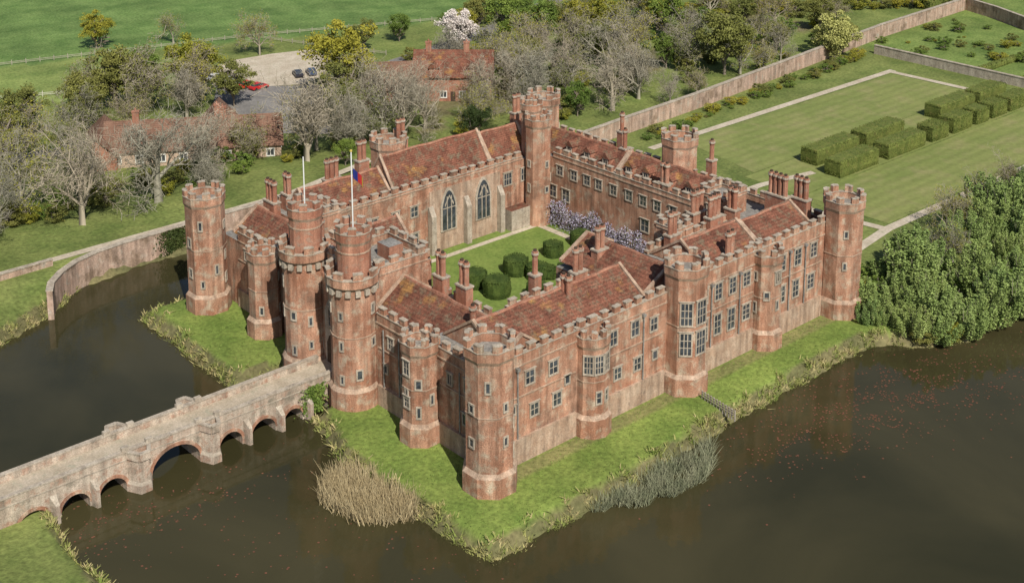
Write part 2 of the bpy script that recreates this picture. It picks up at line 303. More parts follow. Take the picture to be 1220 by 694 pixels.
win(T,(48.5,1-2.15*cos(pi/8)),*E,9.2,1,1.5); win(T,(.5-2.15*cos(pi/8),12.6),*Sd,8.6,.9,1.6); win(T,(.5-2.15*cos(pi/8),12.6),*Sd,4.6,.8,1.2)
T.build("crenellated_towers",CM,castle)
# ---- roofs
R=MB()
gable(R,3.2,24.6,2.6,12.4,10.45,13.9,'y')
gable(R,37.4,60,4.5,12.5,9.65,12.6,'y')
gable(R,4,27.6,2.3,12.6,11.65,15.1,'x')
gable(R,4.2,18.6,28.3,38.2,11.7,14.3,'y')
gable(R,39,50,2.4,12.4,11.68,15.0,'x'); gable(R,50.5,61.5,2.4,12.0,11.68,14.7,'x')
gable(R,14,28,54.3,61.2,10.75,14.2,'x'); gable(R,28.5,47.4,54.2,61.2,10.77,15.9,'x'); gable(R,47.9,56,54.25,61.2,10.76,15.3,'x')
gable(R,20.5,37,57.8,64.8,11.25,14.4,'y'); gable(R,37.5,55,57.8,64.8,11.27,14.2,'y')
gable(R,13.4,19.6,39.5,44.5,11.25,13.5,'x')
for y in(23,27,31.5,35,40,44,48):
    R.box(58.6,60.6,y-.75,y+.75,12,13.2,5); R.add([(58.4,y-.95,13.15),(58.4,y+.95,13.15),(58.4,y,14.1),(61.4,y-.95,13.15),(61.4,y+.95,13.15),(61.4,y,14.1)],[(0,3,5,2),(1,2,5,4),(0,2,1),(3,4,5)],4)
    win(R,(58.6,y),*Sd,12.3,.8,.7,2,1,False)
R.build("tiled_roofs",CM,castle)
# ---- chimneys
C=MB()
for x,y,z0,zt,n,ax in((12.1,23.1,9,16.2,2,1),(12.1,18.6,9,16.4,2,1),(20.7,15.2,0,16.4,1,0),(17.9,6.8,13,16.8,2,1),(31.4,14.5,10,17,2,0),(26,13,10,16,2,0),
  (61.7,38.8,12,17.5,1,1),(65,42.6,12,18.6,1,1),(66,25,12,18.2,1,1),(35.3,61.5,12,19.4,2,0),(51.4,15.3,11,16.6,3,0),(51.8,12.6,11,16.6,3,0),
  (62,9.6,11,18,4,1),(63.3,6.6,11,18,3,1),(10.9,60,9,15.8,3,1),(13.6,60,9,16.2,2,1),(59,61,11,18.8,2,0),(27.5,61,10,17.8,2,0),(42,11.5,10,17,2,0),(57.8,27,11,16,2,1),(22,61,10,16.2,3,0),(9,45,10,15,2,1),(8.2,37,10,15.4,1,1),(6,9.8,12,15.6,1,1),(44,3.4,12,16.2,2,0),(55.5,12.4,11,16.8,2,1)):
    chimney(C,x,y,z0,zt,n,ax)
C.build("brick_chimneys",CM,castle)
# ---- flags
F=MB(); F.prism(ngon(0.3,24.9,.08,8),20.5,31.5,0); F.prism(ngon(.3,24.9,.15,8),31.5,31.7,1); F.prism(ngon(.3,35.1,.08,8),20.5,28.2,0)
for k,(u0,u1,mi) in enumerate(((0,.75,2),(.75,1.25,3),(1.25,1.7,4))):
    for j in range(3):
        a=u0+(u1-u0)*j/3; b=u0+(u1-u0)*(j+1)/3; s=lambda u:.25*sin(u*4.3); dz=lambda u:-u*.95
        F.add([(.4+a*.7,24.8-a*.3+s(a),28.4+dz(a)),(.4+b*.7,24.8-b*.3+s(b),28.4+dz(b)),(.4+b*.7,24.8-b*.3+s(b),29.6+dz(b)),(.4+a*.7,24.8-a*.3+s(a),29.6+dz(a))],[(0,1,2,3)],mi)
F.build("flagpoles_and_flag",[plain("white_pole",(.7,.7,.68)),plain("gold",(.6,.45,.1)),plain("flag_blue",(.02,.03,.16),.8,.1),plain("flag_red",(.35,.03,.03),.8,.1),plain("flag_yellow",(.5,.36,.05),.8,.1)],castle)
# ---------------------------------------------------------------- terrain
WP=np.array([(-38.5,-50),(-38.5,15),(-38.4,22.6),(-36.8,29.2),(-40.5,33.5),(-44,42),(-40,60),(-26,70.9),(-15.9,75.3),(-10.2,80.3),(-1,82.3),(8,82),(36,82),(36,65.3),(-7.0,65.3),(-7.8,52),(-8.2,40.2),(-1,38.8),(.5,36),(.5,26.4),(-4.7,26.2),(-8,16.7),(-8.4,9),(-7.7,0),(-7.6,-8.5),(0,-8.6),(14,-8.8),(25,-7.7),(47,-6.9),(61,-7),(66.3,-12),(72,-14.9),(86,-16),(130,-17),(220,-25),(220,-62),(32,-53),(0,-49)],float)
def sdist(X,Y):
    d=np.full(X.shape,1e9); inside=np.zeros(X.shape,bool); n=len(WP)
    for i in range(n):
        a=WP[i];b=WP[(i+1)%n]; e=b-a; t=np.clip(((X-a[0])*e[0]+(Y-a[1])*e[1])/(e@e),0,1)
        d=np.minimum(d,np.hypot(X-a[0]-t*e[0],Y-a[1]-t*e[1]))
        c=((a[1]>Y)!=(b[1]>Y)); 
        with np.errstate(all='ignore'): xi=a[0]+(Y-a[1])*(e[0])/(e[1] if e[1] else 1e-9)
        inside^=c&(X<xi)
    return np.where(inside,-d,d)
def gz(X,Y):
    X=np.asarray(X,float);Y=np.asarray(Y,float)
    s=sdist(X,Y)+.35*np.sin(X*1.7+Y*.9)*np.cos(Y*1.3-X*.6)+.25*np.sin(X*.6-Y*.5)
    up=1.8*np.clip((Y-74)/7,0,1)*np.clip((112-Y)/15,0,1)*np.clip((60-X)/20,0,1)
    z=np.interp(s,[-2.5,-.5,.1,.9],[-3.2,-1.7,-1.1,0])
    return np.where(s>.5,z+up*np.clip((s-.5)/2,0,1),z)
xs=np.concatenate([np.arange(-900,-80,20),np.arange(-80,-50,4),np.arange(-50,105,.7),np.arange(105,320,3.),np.arange(320,2000,40)])
ys=np.concatenate([np.arange(-900,-80,20),np.arange(-80,-20,3),np.arange(-20,92,.7),np.arange(92,320,3.),np.arange(320,2000,40)])
GX,GY=np.meshgrid(xs,ys,indexing='ij'); GZ=gz(GX,GY)
nx,ny=GX.shape; V=np.stack([GX,GY,GZ],-1).reshape(-1,3)
ii,jj=np.meshgrid(np.arange(nx-1),np.arange(ny-1),indexing='ij'); a=(ii*ny+jj).ravel(); Fq=np.stack([a,a+ny,a+ny+1,a+1],-1)
def fastmesh(name,V,F,mats):
    me=bpy.data.meshes.new(name); me.vertices.add(len(V)); me.vertices.foreach_set('co',np.asarray(V,np.float32).ravel())
    k=F.shape[1]; me.loops.add(F.size); me.loops.foreach_set('vertex_index',F.ravel().astype(np.int32)); me.polygons.add(len(F)); me.polygons.foreach_set('loop_start',(np.arange(len(F))*k).astype(np.int32)); me.polygons.foreach_set('loop_total',np.full(len(F),k,np.int32))
    for m in mats: me.materials.append(m)
    me.update(calc_edges=True); me.validate(); return me
def link(name,me,loc=(0,0,0),rot=0,sc=1,parent=None):
    o=bpy.data.objects.new(name,me); SC.collection.objects.link(o); o.location=loc; o.rotation_euler=(0,0,rot); o.scale=(sc,sc,sc) if not isinstance(sc,tuple) else sc
    if parent: o.parent=parent
    return o
me=fastmesh("ground",V,Fq,[ground]); me.polygons.foreach_set('use_smooth',[True]*len(me.polygons))
X=V[:,0];Y=V[:,1]; col=np.zeros((len(V),4),np.float32);col[:,3]=1
wob=8*np.sin(X*.05+1)*np.cos(Y*.06)
base=np.array([.155,.19,.05]); field=np.array([.125,.2,.052]); paled=np.array([.19,.245,.065]); isl=np.array([.17,.23,.048])
col[:,:3]=base
m1=(Y+.33*X+wob*.3>212); col[m1,:3]=field
m2=(~m1)&(Y+.5*X>180)&(X<60); col[m2,:3]=paled
m3=(X>90)&(Y>86)&(Y+.33*X<212); col[m3,:3]=(.16,.2,.052)
m5=(X>190)&(Y<90); col[m5,:3]=(.15,.21,.05)
m4=(X<70)&(Y<72)&(X>-20)&(Y>-20); col[m4,:3]=isl
sd=sdist(X,Y); edge=(sd<1.0)&(sd>-3); col[edge,:3]=(.15,.14,.06)
col[:,:3]*=(1+.13*np.sin(X*.21+Y*.13)*np.sin(Y*.17-X*.09))[:,None]
# leaf litter and worn earth under the woodland, trodden strip at the foot of the walls
wd_=(np.sin(X*.13+2)*np.cos(Y*.11)+np.sin(X*.31-Y*.27)*.6); m6=(Y>100)&(Y<150)&(X>55)&(X<200)&(wd_>.2); col[m6,:3]=(.17,.155,.07)
m7=(X<62)&(X>2)&(Y<.9)&(Y>-1.2); col[m7,:3]=(.2,.2,.07)
at=me.color_attributes.new('Col','FLOAT_COLOR','POINT'); at.data.foreach_set('color',col.ravel())
link("ground",me)
wmb=MB(); wmb.add([(-60,-75,-1.5),(240,-75,-1.5),(240,92,-1.5),(-60,92,-1.5)],[(0,1,2,3)],0); wmb.build("moat_water",[wm])
def sheet(name,poly,z,mat,mb=None):
    m=MB(); m.add([(x,y,z) for x,y in poly],[tuple(range(len(poly)))],0); return m.build(name,[mat])
def strip(name,pts,wd,z,mat,kerb=None):
    m=MB(); L=[];Rr=[]
    P=[np.array(p,float) for p in pts]
    for i,p in enumerate(P):
        d=(P[min(i+1,len(P)-1)]-P[max(i-1,0)]); d/=np.linalg.norm(d); n_=np.array([-d[1],d[0]])
        L.append(p+n_*wd/2);Rr.append(p-n_*wd/2)
    for i in range(len(P)-1): m.add([(*L[i],z),(*Rr[i],z),(*Rr[i+1],z),(*L[i+1],z)],[(0,1,2,3)],0)
    return m.build(name,[mat])
sheet("courtyard_lawn",[(13.5,19.5),(56.5,19.5),(56.5,53),(13.5,53)],.03,courtm)
strip("courtyard_path",[(16,51),(54.5,51)],1.0,.05,gravel); strip("courtyard_path",[(54.6,21),(54.6,51)],1.2,.06,gravel)
sheet("garden_lawn",[(100,43.2),(174.5,43.2),(174.5,63.2),(104,63.2)],.03,lawnm); sheet("garden_lawn",[(97,13.6),(176,13.6),(176,30.2),(97,30.2)],.034,lawnm); sheet("garden_lawn",[(97,30.6),(176,30.6),(176,42.9),(97,42.9)],.038,lawnm)
strip("garden_path",[(96,64.4),(177,64.8)],1.7,.05,gravel); strip("garden_path",[(175.6,65),(176.2,37)],1.7,.055,gravel); strip("garden_path",[(84,38.8),(96,38.4),(108,36.2)],1.5,.06,gravel); strip("garden_path",[(90,44),(92,30),(94.6,13)],1.6,.065,gravel); strip("garden_path",[(78,10),(95,12.4),(142,12.2),(200,13)],1.7,.07,gravel)
strip("gravel_path",[(-45,86),(-10,85.6),(30,85.5),(50,90)],1.6,1.86,gravel)
sheet("gravel_car_park",[(56,155),(60,166),(69,172),(80,171),(90,168),(89,160),(86,154),(79,147),(72,144),(62,150)],.03,gravel)
sheet("asphalt_yard",[(40,128),(50,145),(56,154),(64,149),(73,142),(71,130),(66,118),(56,112)],.035,asphalt)
strip("asphalt_road",[(66,135),(85,142),(104,146.5),(120,150),(150,160),(200,180)],5,.045,asphalt)
strip("asphalt_road",[(46,124),(34,132),(10,138),(-30,140)],4,.05,asphalt)
# ---------------------------------------------------------------- walls
def polywall(name,pts,z0,z1,th,mats=(brick,stone),cren=False):
    m=MB(); 
    P=[np.array(p,float) for p in pts]; L=[];Rr=[];L2=[];R2=[]
    for i,p in enumerate(P):
        d=(P[min(i+1,len(P)-1)]-P[max(i-1,0)]); d/=np.linalg.norm(d); n_=np.array([-d[1],d[0]])
        L.append(p+n_*th/2);Rr.append(p-n_*th/2);L2.append(p+n_*(th/2+.1));R2.append(p-n_*(th/2+.1))
    for i in range(len(P)-1):
        m.prism([tuple(Rr[i]),tuple(Rr[i+1]),tuple(L[i+1]),tuple(L[i])],z0,z1-.15,0); m.prism([tuple(R2[i]),tuple(R2[i+1]),tuple(L2[i+1]),tuple(L2[i])],z1-.15,z1,1)
    return m.build(name,list(mats))
oldw=(M("old_garden_brick",(.42,.29,.22),(.54,.41,.33),(.45,.41,.34),s1=.3,s2=5,streak=.8,c4=(.28,.2,.145),c4s=.3,fine=.35),stone)
cur=[(-17.0,73.4),(-15.6,76.0),(-13,78.6),(-9.8,80.7),(-6,82),(-1.5,82.6),(8,82.8),(36,83)]
polywall("curved_moat_wall",cur,-3,2.9,.8,oldw)
polywall("low_brick_wall",[(-60,83.2),(-30,83.4),(-12,83.8)],1,2.9,.5,oldw)
polywall("garden_brick_wall",[(72,71.5),(98.7,73.8),(121.6,75.4),(164.6,79.9),(200.8,83.9),(243.4,86)],0,3.4,.7,oldw)
polywall("garden_brick_wall",[(243.6,85.4),(240,75),(233.5,62)],0,3.4,.7,oldw)
polywall("garden_stone_wall",[(186.5,76),(186,37),(186,20)],0,2.2,.6,(stone,stone))
# ---------------------------------------------------------------- bridge
bridge=empty("arched_brick_bridge")
B=MB(); Y0,Y1=27.4,32.2; ZD=2.35
arches=[(-41,-37.6,1.5,-.9),(-36.3,-33.1,1.5,-.9),(-32,-28.8,1.55,-.9),(-25.8,-19.8,2.5,-.9),(-17.3,-14.3,1.5,-.9),(-13,-9.8,1.5,-.9),(-8.6,-6,1.3,-.9),(-4.4,-2.3,1.0,-.9)]
pts=[(-52,-3)]
for a0,a1,rise,sp in arches:
    pts+=[(a0,-3)]
    for k in range(15):
        th=pi*k/14; pts.append(((a0+a1)/2-(a1-a0)/2*cos(th),sp+rise*sin(th)))
    pts+=[(a1,-3)]
    ring=[]
    for k in range(15):
        th=pi*k/14; cx=(a0+a1)/2; rr=(a1-a0)/2
        ring.append(((cx-rr*cos(th),sp+rise*sin(th)),(cx-(rr+.38)*cos(th),sp+(rise+.38)*sin(th))))
    for k in range(14):
        (p,q),(p2,q2)=ring[k],ring[k+1]
        for yy,s in((Y0,-1),(Y1,1)):
            B.add([(p[0],yy+s*.07,p[1]),(p2[0],yy+s*.07,p2[1]),(q2[0],yy+s*.07,q2[1]),(q[0],yy+s*.07,q[1])],[(0,1,2,3)],3)
            B.add([(q[0],yy,q[1]),(q2[0],yy,q2[1]),(q2[0],yy+s*.07,q2[1]),(q[0],yy+s*.07,q[1])],[(0,1,2,3)],3)
pts.append((.6,-3))
for (xa,za),(xb,zb) in zip(pts,pts[1:]):
    B.add([(xa,Y0,za),(xb,Y0,zb),(xb,Y1,zb),(xa,Y1,za)],[(0,1,2,3)],0)
    if xb-xa>1e-6:
        for yy in(Y0,Y1): B.add([(xa,yy,za),(xb,yy,zb),(xb,yy,ZD),(xa,yy,ZD)],[(0,1,2,3)],0)
        B.add([(xa,Y0,ZD),(xb,Y0,ZD),(xb,Y1,ZD),(xa,Y1,ZD)],[(0,1,2,3)],2)
for yy in(Y0+.2,Y1-.2):
    B.box(-52,-.6,yy-.22,yy+.22,ZD+.002,3.15,0); B.box(-52,-.6,yy-.3,yy+.3,3.15,3.32,1)
    B.box(-52,-.6,yy-.27,yy+.27,ZD-.15,ZD+.0015,1)
for xc,wd,top in((-37,1.0,.6),(-32.5,.9,.6),(-27.3,2.6,3.15),(-18.55,2.2,3.15),(-13.65,.9,.6),(-9.2,1,.6),(-5.2,1,.6)):
    for yy,s in((Y0,-1),(Y1,1)):
        dd=1.5 if top>1 else .9
        poly=[(xc-wd/2,yy),(xc+wd/2,yy),(xc+wd*.22,yy+s*dd),(xc-wd*.22,yy+s*dd)]
        poly2=[(xc-wd/2,yy),(xc+wd/2,yy),(xc+wd*.25,yy+s*.05),(xc-wd*.25,yy+s*.05)]
        if top<1: B.prism(poly,-3,top,0); B.prism(poly,top,top+.9,1,poly2=poly2)
        else:
            big=[(xc+(x-xc)*1.18,yy+(y-yy)*1.1) for x,y in poly]
            B.prism(big,-3,-.6,0); B.prism(big,-.6,-.2,1,poly2=poly); B.prism(poly,-.2,ZD,0,2)
            for k in range(1,4):
                q0,q1=poly[k],poly[(k+1)%4]; L=math.dist(q0,q1); tt=((q1[0]-q0[0])/L,(q1[1]-q0[1])/L); B.obox(lerp(q0,q1,.5),tt,L,.35,ZD,3.15,0); B.obox(lerp(q0,q1,.5),tt,L+.1,.45,3.15,3.3+.01*k,1)
            for sx in(-1,1): B.box(xc+sx*wd*.55-.4,xc+sx*wd*.55+.4,yy-s*.2-.24,yy-s*.2+.24,3.325,3.75,1)
B.build("bridge_arches_and_parapets",[bstone,stone,deck,brick],bridge)
# ---------------------------------------------------------------- vegetation
def rquads(C,size,up=0.):
    n=len(C); a=rng.normal(size=(n,3)); a/=np.linalg.norm(a,axis=1)[:,None]; b=rng.normal(size=(n,3)); b-=a*(a*b).sum(1)[:,None]; b/=np.linalg.norm(b,axis=1)[:,None]
    s=(np.asarray(size)*rng.uniform(.6,1.3,n))[:,None]; a=a*s;b=b*s*.7
    V=np.stack([C-a,C-b,C+a,C+b],1).reshape(-1,3); return V,np.arange(4*n).reshape(n,4)
def branch(vs,fs,p,d,L,r,lev,maxl,tips,spread,nb,prune=0.):
    p=np.array(p);e=p+d*L
    up=np.array([.3,.5,.8]);s=np.cross(d,up);s/=np.linalg.norm(s);u=np.cross(s,d); r2=r*.68
    o=len(vs); 
    for q,rr in((p,r),(e,r2)):
        for k in range(3):
            an=2*pi*k/3; vs.append(q+rr*(s*cos(an)+u*sin(an)))
    for k in range(3): fs.append((o+k,o+(k+1)%3,o+3+(k+1)%3,o+3+k))
    if lev>=maxl: tips.append(e); return
    for k in range(nb if lev>0 else nb+2):
        if lev>1 and random.random()<prune: continue
        an=2*pi*k/nb+random.uniform(-.9,.9); sp=spread*random.uniform(.5,1.5)
        if k==0 and lev<4: sp*=.35
        nd=d*cos(sp)+(s*cos(an)+u*sin(an))*sin(sp); nd=nd+np.array([0,0,.10]); nd/=np.linalg.norm(nd)
        st=e if k==0 else p+d*L*random.uniform(.5,1.)
        branch(vs,fs,st,nd,L*(random.uniform(.8,.95) if k==0 else random.uniform(.5,.88)),max(r2*(.9 if k==0 else .68),.022),lev+1,maxl,tips,spread,nb,prune)
def make_bare(i,leafmat=None,nl=0):
    vs,fs,tips=[],[],[]
    branch(vs,fs,(0,0,-.3),np.array([0,0,1.]),2.6+.5*(i%2),.5,0,7,tips,.66,3,.2)
    V=np.array(vs);F=np.array(fs); T=np.array(tips); h=V[:,2].max()
    m=1000; sel=T[rng.integers(0,len(T),m)]+rng.normal(size=(m,3))*.3; a=rng.normal(size=(m,3))*.28; a[:,2]=abs(a[:,2]); b=np.cross(a,rng.normal(size=(m,3))); b/=np.linalg.norm(b,axis=1)[:,None]; b*=.02
    Q=np.stack([sel-a-b,sel-a+b,sel+a+b,sel+a-b],1).reshape(-1,3)
    F=np.concatenate([F,np.arange(len(Q)).reshape(-1,4)+len(V)]); V=np.concatenate([V,Q]); nb=len(F)
    if nl:
        kk=T[rng.integers(0,len(T),nl)]+rng.normal(size=(nl,3))*.35; Q,FQ=rquads(kk,.13); F=np.concatenate([F,FQ+len(V)]);V=np.concatenate([V,Q])
    me=fastmesh("bare_tree_%d"%i,V/h,F,[twig]+([leafmat] if leafmat else []))
    if nl:
        mi=np.zeros(len(F),np.int32); mi[nb:]=1; me.polygons.foreach_set('material_index',mi[:len(me.polygons)])
    return me
def make_leafy(name,mat,n=9000,cl=60,wd=.42,leaf=.018,low=.28):
    vs,fs,tips=[],[],[]
    branch(vs,fs,(0,0,-.03),np.array([0,0,1.]),.26,.028,0,3,tips,.62,3)
    V0=np.array(vs);F0=np.array(fs)
    cs=[]
    while len(cs)<cl:
        q=rng.uniform(-1,1,3); rr=np.linalg.norm(q)
        if rr<1 and rr>.35: cs.append(q)
    cs=np.array(cs)*np.array([wd,wd,(1-low)/2]); cs*=rng.uniform(.75,1.12,(cl,1)); cs[:,2]+=(1+low)/2-.02
    rad=rng.uniform(.05,.13,cl)*wd/.42
    k=rng.integers(0,cl,n); d=rng.normal(size=(n,3)); d/=np.linalg.norm(d,axis=1)[:,None]; d[:,2]=np.where(d[:,2]<-.3,-d[:,2],d[:,2])
    Cn=cs[k]+d*(rad[k]*rng.uniform(.3,1.25,n))[:,None]
    Q,FQ=rquads(Cn,leaf)
    V=np.concatenate([V0,Q]);F=np.concatenate([F0,FQ+len(V0)])
    me=fastmesh(name,V,F,[bark,mat]); mi=np.ones(len(F),np.int32); mi[:len(F0)]=0; me.polygons.foreach_set('material_index',mi[:len(me.polygons)]); return me
def make_willow(name,mat,n=11000,pl=34,leaf=.017):
    ang=rng.uniform(0,2*pi,pl); rr=.36*np.sqrt(rng.uniform(0,1,pl)); bx=rr*np.cos(ang);by=rr*np.sin(ang); top=rng.uniform(.55,1,pl)*(1-.5*(rr/.4)**2)
    k=rng.integers(0,pl,n); u=rng.uniform(0,1,n)**.75; w_=.09*np.sqrt(np.clip(1.02-u,0,1))*(.5+u); a=rng.uniform(0,2*pi,n); w_*=rng.uniform(.5,1.15,n)
    C=np.stack([bx[k]*(.75+.5*u)+w_*np.cos(a),by[k]*(.75+.5*u)+w_*np.sin(a),top[k]*u],1)
    Q,FQ=rquads(C,leaf); m=90; kk=rng.integers(0,pl,m); P0=np.stack([bx[kk]*.7,by[kk]*.7,np.zeros(m)],1); P1=np.stack([bx[kk]*1.25,by[kk]*1.25,top[kk]*.97],1)+rng.normal(size=(m,3))*.04; d=rng.normal(size=(m,3))*.003
    B_=np.stack([P0-d,P0+d,P1+d*.3,P1-d*.3],1).reshape(-1,3); V=np.concatenate([B_,Q]); F=np.concatenate([np.arange(4*m).reshape(m,4),FQ+4*m])
    me=fastmesh(name,V,F,[twig,mat]); mi=np.ones(len(F),np.int32); mi[:m]=0; me.polygons.foreach_set('material_index',mi[:len(me.polygons)]); return me
BARE=[make_bare(i) for i in range(5)]
BUD=[make_bare(i+5,L_olive if i%2 else L_yel,2600) for i in range(4)]
LF={}
for nm,mt in(("olive",L_olive),("yel",L_yel),("green",L_green),("dark",L_dark),("blossom",L_bl)):
    LF[nm]=[make_leafy("leafy_%s_%d"%(nm,i),mt,9000,60,.43,.016) for i in range(2)]
LF['pale']=[make_leafy("leafy_pale",L_pale,15000,80,.46,.018,.12)]
LF['willow']=[make_willow("willow_%d"%i,L_willow) for i in range(4)]
LF['shrub']=[make_leafy("leafy_shrub_%d"%i,m_,4000,40,.6,.03,0.) for i,m_ in enumerate((L_olive,L_green,L_yel))]
def tree(kind,x,y,h,wsc=1.):
    z=float(gz(np.array([x]),np.array([y]))[0])
    if kind=='bare': me=random.choice(BARE); nm="bare_tree"
    elif kind=='bud': me=random.choice(BUD); nm="budding_tree"
    else: me=random.choice(LF[kind]); nm={'olive':'oak_tree','yel':'spring_leaf_tree','green':'green_tree','dark':'evergreen_tree','pale':'pale_foliage_tree','blossom':'blossom_tree','willow':'willow_bush','shrub':'shrub'}[kind]
    link(nm,me,(x,y,z-.05),random.uniform(0,6.28),(h*wsc,h*wsc,h))
TR=[('bare',-1.6,95.7,18),('bare',12,97,17),('bud',-5.6,110,16),('bare',42,98,17),('bare',-13,102,16),('bud',4,109,15),('bud',48,104,13),('bare',8,120,14),('bare',19,93,11),('bare',-20,92,13),('bud',-14,114,15),('bare',-4,122,14),
('bare',24,104,13),('bud',35,108,10),('bare',50,97,13),('bare',56,103,14),('bare',64,99,14),('bare',68,110,14),('bud',5,134,14),('bare',-10,138,14),('bud',28,138,12),('bare',40,138,12),
('bud',78,172,11),('bud',60,100,12),('bare',72,102,14),('bud',82,98,12),('bare',97,98,14),('bud',105,96,14),('bud',103,112,13),('bare',113,105,14),('bud',125,98,14),('bare',118,88,12),('bud',135,106,14),('bare',108,86,12),('bare',90,92,11),('bud',78,93,11),('bare',88,104,12),('bare',99,106,13),('bare',76,113,11),
('bare',121,93,13),('bare',120,81,8),('bud',128,80,7),('bare',165,87,11),('bud',145,96,14),('bare',152,104,13),('bud',68,195,8),('bud',108,124,13),('bare',98,126,12),('bare',116,116,13),('bare',128,106,13),
('bud',120,126,12),('bud',132,121,13),('bud',175,100,11),('bare',146,120,12),('bud',155,84,8),('olive',112,116,9),('green',100,88,7),('olive',130,112,10),('green',140,100,8),('olive',160,98,10),
('olive',33,154,14),('bud',36,150,16),('olive',24,148,11),('bud',28,158,13),('yel',48,149,14),('bud',45,146,14),('olive',52,140,10),('yel',71,128,17),('bud',68,120,15),('olive',64,118,12),('bud',20,140,12),('green',42,160,10),('olive',10,148,11),('bud',2,150,12),
('green',125,138,13),('green',133,134,11),('yel',150,128,11),('green',160,118,12),('yel',146,134,10),('olive',140,140,10),('olive',146,88,15),('bud',149,86,14),('pale',176,80,11),('olive',170,92,8),
('yel',52,203,9),('blossom',113,141,11),('olive',150,160,11),('green',165,150,11),('olive',178,140,12),('yel',190,130,11),('olive',200,120,12),('bud',185,125,12),('bud',170,140,12),('olive',215,112,10),('green',228,105,9),
('olive',240,112,12),('yel',158,170,11),('green',140,150,9),('bud',155,145,11),('dark',22,100,5),('dark',75,90,7),('dark',57,108,6),('olive',0,132,12),('green',-12,125,10),('bare',-20,118,13),('dark',118,112,7),('bud',-24,98,13),
('olive',195,98,9),('bud',205,100,9),('green',110,160,7),('olive',98,158,8),('dark',15,-55,9.2),('dark',9,-57,8),('dark',22,-58,9),('olive',60,112,9),('olive',12,131,8),('green',46,92,5),('bud',210,130,10),('bud',225,124,11),('yel',122,150,8),('olive',132,156,9),('yel',168,128,10),('olive',182,112,9),('bud',190,108,11),('yel',205,138,10)]
for k in TR: tree(*k)
for _ in range(130):
    x=random.uniform(50,205);y=random.uniform(84,150)
    if 12<x<75 and 108<y<150 or (y-146)+.0*(x)>0 and x<120 or (x<104 and 60<y<86) or math.dist((x,y),(91,116))<9 or math.dist((x,y),(80,122))<8 or y<80+.04*x: continue
    tree('shrub',x,y,random.uniform(1.6,4.5),1.3)
for _ in range(44): tree('shrub',random.uniform(-30,45),random.uniform(100,112),random.uniform(1.2,3.5),1.3)
for i in range(40): tree('shrub',130+i*3.1,165-i*2.0+random.uniform(-2,2),random.uniform(2,4.5),1.5)
for i in range(60):
    x=100+i*1.4+random.uniform(-.6,.6); tree('shrub',x,68+.11*(x-100)+random.uniform(-1.5,2),random.uniform(.5,2.2),1.5)
for i in range(60): tree('shrub',random.uniform(190,232),random.uniform(38,82),random.uniform(.5,2.4),1.6)
for _ in range(58):
    u=random.random(); x=64+u*78+random.uniform(-2,2); lo=-13+max(0,(x-90))*.13 if x>70 else -9; hi=3+u*4
    y=random.uniform(lo,hi)
    if x<68 and y>2: continue
    tree('willow',x,y,random.uniform(4.5,9)*(1 if x>70 else .75),random.uniform(1.,1.35))
for x,y,h in((66,-10.5,5),(69,-13,6),(73,-14.5,6.5),(78,-15,7),(84,-15.5,8),(90,-15.5,7),(97,-16,6.5),(105,-16,7)): tree('willow',x,y,h,1.25)
for x,y in((112,6),(124,8),(100,5),(134,6),(90,-2)): tree('bud',x,y,8,1.)
for _ in range(18): tree('shrub',random.uniform(64,100),random.uniform(-15,-10) if _%2 else random.uniform(-6,5),random.uniform(1.5,3),1.3)
# clipped yew
def clipped(name,x0,x1,y0,y1,h,mat,rnd=.35,n=2600,leaf=.16):
    m=MB(); cx,cy=(x0+x1)/2,(y0+y1)/2; L,Wd=(x1-x0)/2,(y1-y0)/2; r=min(L,Wd)*rnd
    def ring(ins,z): 
        P=[]
        for sx,sy,a0 in((1,1,0),(-1,1,pi/2),(-1,-1,pi),(1,-1,1.5*pi)):
            for k in range(4):
                a=a0+k/3*pi/2; P.append((sx*(L-r-ins)+r*cos(a)+random.uniform(-.07,.07),sy*(Wd-r-ins)+r*sin(a)+random.uniform(-.07,.07)))
        return P
    lv=[(.12,0),(0,h*.3),(0,h*.7),(.08,h*.92),(.3,h)]
    rs=[ring(i,z) for i,z in lv]; N=len(rs[0]); vs=[];fs=[]
    for R_,(i,z) in zip(rs,lv): vs+=[(a,b,z+random.uniform(-.04,.04)) for a,b in R_]
    for k in range(len(lv)-1):
        for j in range(N): fs.append((k*N+j,k*N+(j+1)%N,(k+1)*N+(j+1)%N,(k+1)*N+j))
    fs.append(tuple(range((len(lv)-1)*N,len(lv)*N)))
    m.add(vs,fs,0)
    pr=rng.uniform(-1,1,(n,3)); f=rng.integers(0,5,n); C=np.zeros((n,3)); C[:,0]=pr[:,0]*(L-.05);C[:,1]=pr[:,1]*(Wd-.05);C[:,2]=(pr[:,2]+1)/2*h
    C[f==0,0]=L;C[f==1,0]=-L;C[f==2,1]=Wd;C[f==3,1]=-Wd;C[f==4,2]=h
    if rnd>.6:
        rr=np.hypot(C[:,0]/L,C[:,1]/Wd); k=np.maximum(rr,1e-3); C[:,0]=np.where(rr>1,C[:,0]/k,C[:,0]);C[:,1]=np.where(rr>1,C[:,1]/k,C[:,1])
    Q,FQ=rquads(C,leaf); o=len(m.v); m.v+=[tuple(q) for q in Q.tolist()]; m.f+=[tuple(q) for q in (FQ+o).tolist()]; m.m+=[0]*len(FQ)
    return m.build(name,[mat],loc=(cx,cy,0))
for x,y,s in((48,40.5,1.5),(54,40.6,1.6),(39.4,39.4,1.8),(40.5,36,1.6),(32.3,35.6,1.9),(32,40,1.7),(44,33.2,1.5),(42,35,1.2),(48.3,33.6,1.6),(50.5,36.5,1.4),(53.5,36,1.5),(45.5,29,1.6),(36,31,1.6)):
    clipped("topiary_bush",x-s,x+s,y-s,y+s,s*1.35,yew,.8,1200,.11)
